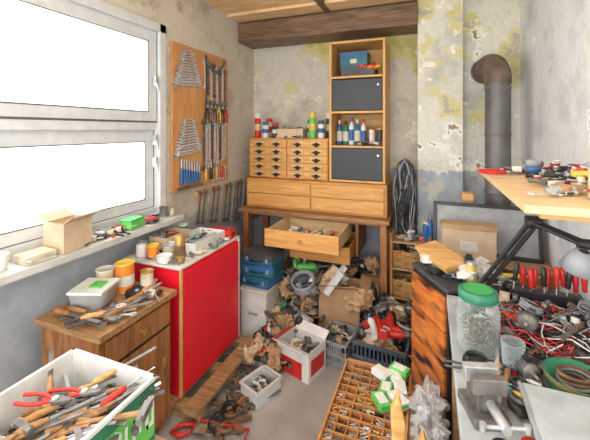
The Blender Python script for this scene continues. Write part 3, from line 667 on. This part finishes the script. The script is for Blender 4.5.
# ============================================================ RIGHT: dresser and bench
b=B('veneer_drawer_cabinet',.006)
b.M=Matrix.Translation((.167,2.018,0))@Euler((0,0,math.atan2(-.30,.169))).to_matrix().to_4x4()
b.box(black,(0,0,.44),(.344,.4,.88)); b.box(dgrey,(0,0,.888),(.36,.416,.02))
for i in range(5): b.box(wburn,(0,-.205,.085+i*.172),(.325,.02,.165)); b.box(wburn,(0,.205,.085+i*.172),(.325,.02,.165))
b.done()
b=B('workbench',.004)
b.bb(benchm,(.07,.3,.86),(.67,1.72,.9)); b.bb(wpallet,(.1,.32,.78),(.65,.36,.86)); b.bb(wpallet,(.1,1.66,.78),(.65,1.7,.86)); b.bb(wpallet,(.09,.36,.78),(.12,1.66,.86))
for x in (.12,.62):
    for y in (.36,1.66): b.box(wpallet,(x,y,.39),(.06,.06,.78))
b.bb(wpallet,(.1,.4,.25),(.65,1.62,.27)); b.done()
for y,Z,m in ((.9,.4,card),(1.3,.36,dgrey)):
    b=B('underbench_carton',.003); b.at(.37,y,.272); b.box(m,(0,0,Z/2),(.44,.34,Z)); b.box(paper,(-.221,0,Z/2),(.003,.12,.08)); b.box(m,(0,0,Z+.006),(.45,.35,.012)); b.done()
b=B('glass_jar'); b.at(.152,1.33,.902)
b.lathe(glass,[(.05,0),(.064,.01),(.067,.03),(.067,.14),(.058,.165),(.055,.18)],(0,0,0),28)
b.lathe(dgreen,[(.06,.172),(.062,.176),(.062,.198),(.056,.203)],(0,0,0),28); b.lathe(green,[(.045,.2035),(.045,.205)],(0,0,0),24); b.done()
b=B('nails_in_jar')
for i in range(300):
    a=R.random()*6.28; r=R.random()*.048; b.at(.152+r*math.cos(a),1.33+r*math.sin(a),.912+R.random()*.08,R.random()*6.3,0,R.uniform(-1,1),.3); bolt(b,R.choice([steeld,steeld,rust,brass,steel]))
b.done()
b=B('screwdriver_rack'); b.at(.43,1.65,.902); b.box(black,(0,0,.05),(.24,.05,.10)); 
for i in range(11):
    b.M=Matrix.Translation((.32+.022*i,1.64+.02*(i%2),1.10+R.uniform(-.02,.02)))@Euler((R.uniform(-.1,.1),pi/2+R.uniform(-.15,.15),0)).to_matrix().to_4x4()@Matrix.Scale(.75,4); screwdriver(b,redp if i%4 else black,.5)
b.done()
b=B('wire_tangle'); b.at()
for i in range(16):
    cx=R.uniform(.28,.52);cy=R.uniform(1.3,1.54); pts=[]
    for t in range(22):
        pts.append((cx+.11*math.sin(t*.55+i)+R.uniform(-.012,.012),cy+.09*math.cos(t*.43+i*2)+R.uniform(-.012,.012),.93+.02*math.sin(t*.9+i)+.05*R.random()))
    b.tube((redp,grey,black,white,redp)[i%5],pts,.0022,5)
b.done()
b=B('green_enamel_bowl'); b.at(.385,1.19,.902,0,0,0,.9)
b.lathe(dgreen,[(.055,0),(.075,.012),(.088,.06),(.09,.066),(.084,.066),(.07,.02),(.0,.014)],(0,0,0),28,False); b.lathe(brass,[(.0895,.055),(.0905,.066)],(0,0,0),28,False)
for i in range(6): b.ring(rust if i%2 else steeld,(R.uniform(-.01,.01),R.uniform(-.01,.01),.025+.008*i),.045,.006,(R.uniform(-.2,.2),R.uniform(-.2,.2),0))
b.done()
sheet=mk('sheet_grey',(.38,.41,.43),.6,var=.18)
b=B('metal_sheet_board',.003); b.at(.43,.94,.96,.0,.04); b.box(grey,(0,0,0),(.42,.3,.01)); b.box(sheet,(0,0,.008),(.4,.28,.008)); b.box(card,(0,0,-.032),(.36,.26,.05)); b.done()
b=B('bench_vise',.003); b.at(.13,1.03,.902,.3)
b.box(steeld,(0,0,.012),(.09,.11,.024)); b.box(steeld,(0,.01,.05),(.05,.07,.06)); b.box(steel,(0,.02,.095),(.085,.025,.04)); b.box(steeld,(0,-.03,.095),(.085,.022,.04)); b.box(steeld,(0,-.03,.06),(.03,.02,.05)); b.rod(steel,(0,.02,.055),(0,-.12,.055),.012); b.rod(steel,(-.05,-.11,.055),(.05,-.11,.055),.005)
for s_ in (-.05,.05): b.lathe(steel,[(.008,-.008),(.008,.008)],(s_,-.11,.055),8)
b.done()
b=B('drinking_glass'); b.at(.24,1.25,.902); b.lathe(glass,[(.028,0),(.034,.09),(.031,.09),(.026,.008)],(0,0,0),18,False); b.done()
b=B('bench_tool_clutter')
ex=((.07,.23,1.24,1.41),(.28,.49,1.08,1.3),(.07,.22,.94,1.12),(.3,.66,.75,1.1),(.3,.66,1.59,1.72))
Ks2=[fitting,lambda b:fitting(b,steel),lambda b:dwrench(b,.12,steel),lambda b:wrench(b,.14,steeld),bolt,bolt,lambda b:coil(b,grey,.05),lambda b:coil(b,black,.05),lambda b:pliers(b,black),lambda b:pliers(b,dgrey),lambda b:can(b,.02,.04,steel,steeld),lambda b:motor(b,steeld),disc]
Kb=Ks2+Ks2+K_hand+K_small
scatter(b,210,(.13,.6),(1.08,1.6),.903,Kb,.15,(.4,.7),ex); scatter(b,60,(.11,.27),(.72,1.6),.903,Ks2+K_small,.1,(.4,.65),((.07,.23,1.24,1.41),(.07,.2,.96,1.1))); scatter(b,100,(.2,.6),(1.4,1.62),lambda x,y:.92+R.random()*.06,Kb,.35,(.45,.75)); b.done()
b=B('cabinet_top_clutter')
scatter(b,60,(.02,.36),(1.88,2.15),.9,Kb,.3,(.55,.9)); scatter(b,14,(.0,.3),(1.85,2.1),.93,[lambda b:coil(b,white,.05),lambda b:smallbox(b,white),lambda b:rag(b,white,.05)],.4,(.6,.9)); b.done()
b=B('orange_wood_board',.003); b.at(.05,2.0,.985,-.9,.15,.12); b.box(wpine,(0,0,0),(.25,.14,.018)); b.box(wdrawer,(0,0,-.02),(.23,.12,.02)); b.box(wpine,(0,0,-.05),(.05,.1,.05)); b.done()
b=B('brass_jar'); b.at(.19,1.9,.9); jar(b,.025,.1,yellow,steel,None); b.done()
b=B('rear_shelf_cabinet',.004); b.bb(wbrown,(.07,2.36,0),(.66,2.75,.82)); b.bb(wpallet,(.06,2.35,.82),(.67,2.76,.84)); b.bb(wbrown,(.09,2.345,.05),(.36,2.36,.8)); b.bb(wbrown,(.37,2.345,.05),(.64,2.36,.8)); b.done()
b=B('framed_grey_panel',.003); b.M=Matrix.Translation((.33,2.5,.845))@Euler((-.25,0,-.02)).to_matrix().to_4x4()
b.box(grey,(0,0,.16),(.6,.012,.32)); 
for zz in (.008,.312): b.box(black,(0,-.004,zz),(.62,.026,.022))
for xx in (-.3,.3): b.box(black,(xx,-.004,.16),(.022,.026,.32))
b.done()
b=B('shoe_box',.003); b.at(.22,2.42,.842,.05); b.box(cardl,(0,0,.1),(.3,.1,.2)); b.box(card,(0,0,.205),(.31,.11,.03)); b.box(paper,(0,-.051,.09),(.1,.002,.06)); b.done()
b=B('wooden_block',.003); b.at(.24,2.68,.842); b.box(wpallet,(0,0,.16),(.06,.08,.32)); b.box(wpine,(0,0,.345),(.07,.09,.05)); b.done()
b=B('stove_flue_pipe')
cx,cy=.455,2.86
b.lathe(ducttape,[(.083,.842),(.083,2.0)],(cx,cy,0),28)
for z_ in (1.2,1.62,1.95): b.lathe(ducttape,[(.084,z_-.012),(.088,z_),(.084,z_+.012)],(cx,cy,0),28,False)
pts=[(cx,cy,1.98)]
for i in range(1,8):
    a=pi/2*i/7; pts.append((cx-.03*(1-math.cos(a)),cy+.14*(1-math.cos(a)),2.0+.14*math.sin(a)))
pts.append((cx-.03,3.26,2.14)); b.tube(rustpipe,pts,.088,24)
b.ring(rustpipe,(cx-.03,3.25,2.14),.095,.012,(pi/2,0,0),24); b.done()
b=B('plywood_wall_shelf',.002)
b.bb(wply,(.235,1.08,1.428),(.678,2.04,1.45)); b.bb(wpine,(.28,1.12,1.408),(.678,1.16,1.428)); b.bb(wpine,(.28,1.96,1.408),(.678,2.0,1.428))
for y in (1.14,1.98): b.rod(wpine,(.56,y,1.41),(.665,y,1.3),.012,.012,4)
b.done()
b=B('cream_tin'); b.at(.47,1.22,1.452); can(b,.05,.1,cream,steel); b.lathe(redp,[(.0495,.02),(.0495,.03)],(0,0,0),20,False); b.done()
b=B('tape_stack')
for i,m in enumerate((black,blue,grey)): b.at(.40,1.70,1.452+i*.0245,0,0,0,.8); taperoll(b,m,.035)
b.done()
b=B('hanging_plastic_bag'); b.rod(steel,(.678,1.72,1.83),(.64,1.72,1.83),.004); b.tube(white,[(.65,1.72,1.83),(.65,1.71,1.78),(.65,1.7,1.74)],.006); b.blob(poly,(.62,1.7,1.66),.085,4,(.4,.9,1.2),.4,12,2.6,False); b.blob(white,(.635,1.7,1.66),.06,2,(.4,.9,1.2),.4,10); b.done()
b=B('shelf_tool_clutter')
ex2=((.40,.54,1.14,1.3),(.36,.45,1.65,1.75))
Ks=[lambda b:pliers(b,redp),lambda b:pliers(b,redp),lambda b:pliers(b,black),lambda b:screwdriver(b,R.choice([redp,yellow,black])),disc,fitting,lambda b:taperoll(b,R.choice([black,grey,blue,cream]),.03),lambda b:fitting(b,steel),lambda b:dwrench(b,.14),lambda b:chisel(b,yellow),lambda b:can(b,.025,.05,redp,steel)]+K_small
scatter(b,110,(.36,.6),(1.22,1.94),1.452,Ks,.15,(.4,.7),ex2); b.at(.32,1.88,1.452,.6,0,0,.8); pliers(b,redp); b.at(.33,1.78,1.452,.2,0,0,.8); pliers(b,redp); scatter(b,40,(.44,.6),(1.3,1.85),lambda x,y:1.47+R.random()*.02,Ks,.4,(.5,.8),ex2); b.done()
b=B('articulated_desk_lamp')
b.at(); b.lathe(black,[(.05,0),(.05,.012),(.015,.02),(.012,.04)],(.15,1.60,.902),20)
for o in (-.013,.013):
    b.rod(black,(.15+o,1.60,.93),(.34+o,1.44,1.325),.0085); b.rod(black,(.34+o,1.44,1.325),(.43+o,1.27,1.31),.0075)
b.rod(steeld,(.15,1.6,.98),(.33,1.45,1.30),.004)
b.lathe(black,[(.022,-.024),(.022,.024)],(.34,1.44,1.325),14,True,(0,pi/2,0))
b.lathe(black,[(.016,-.02),(.016,.02)],(.43,1.27,1.31),12,True,(0,pi/2,0))
b.at(.405,1.235,1.265,0,.3,.15,.72)
b.lathe(grey,[(.018,.055),(.03,.05),(.045,.025),(.062,-.03),(.058,-.03),(.04,.02),(.0,.035)],(0,0,0),26,False); b.lathe(white,[(.0,-.02),(.025,-.012),(.02,.01)],(0,0,0),14,False); b.done()
b=B('hanging_white_cable'); b.at()
for i in range(4): b.tube([white,black,grey,white][i],[(.665,1.5+.04*i+.02*math.sin(t*.8+i),1.4-.05*t) for t in range(10)],.005,6)
b.done()
b=B('wall_hook_lamp'); b.at(.56,2.4,2.62); b.lathe(black,[(.01,.12),(.012,.06),(.06,0),(.055,0),(.01,.05)],(0,0,0),18,False); b.lathe(white,[(.02,-.01),(.03,.015),(.015,.05)],(0,0,0),14); b.rod(black,(0,0,.1),(0,0,.16),.006); b.done()

# ============================================================ LIGHT
w=bpy.data.worlds.new('sky'); sc.world=w; w.use_nodes=True; nt=w.node_tree
bg=nt.nodes['Background']; bg.inputs['Strength'].default_value=2.2
tc=nt.nodes.new('ShaderNodeTexCoord'); sp=nt.nodes.new('ShaderNodeSeparateXYZ'); rr=nt.nodes.new('ShaderNodeValToRGB')
nt.links.new(tc.outputs['Generated'],sp.inputs[0]); nt.links.new(sp.outputs['Z'],rr.inputs['Fac']); nt.links.new(rr.outputs['Color'],bg.inputs['Color'])
rr.color_ramp.elements[0].position=0; rr.color_ramp.elements[0].color=(.86,.9,.84,1); rr.color_ramp.elements[1].position=.15; rr.color_ramp.elements[1].color=(.93,.97,1,1)
def area(n,loc,rot,sx,sy,p,col=(1,1,1)):
    l=bpy.data.lights.new(n,'AREA'); l.shape='RECTANGLE'; l.size=sx; l.size_y=sy; l.energy=p; l.color=col
    o=bpy.data.objects.new(n,l); o.location=loc; o.rotation_euler=rot; sc.collection.objects.link(o)
area('daylight_window',(-2.5,.9,1.95),(0,-math.radians(80),0),1.8,3.0,95,(.96,.98,1))
area('fill_overhead',(-.5,.6,2.7),(0,0,0),1.2,1.6,15,(1,.97,.93))  # added soft fill pointing down, no real lamp hangs here
area('fill_rear',(-.4,-1.2,1.5),(math.radians(110),0,0),2.0,1.6,38,(1,.98,.95))  # added fill behind the camera, tilted up to brighten the ceiling

cam=bpy.data.cameras.new('camera'); co=bpy.data.objects.new('camera',cam); sc.collection.objects.link(co)
co.location=(0,0,1.65); co.rotation_euler=(pi/2,0,math.radians(21.4)); cam.sensor_width=36; cam.lens=345/590*36; cam.shift_y=-90/590; cam.clip_start=.02
sc.camera=co
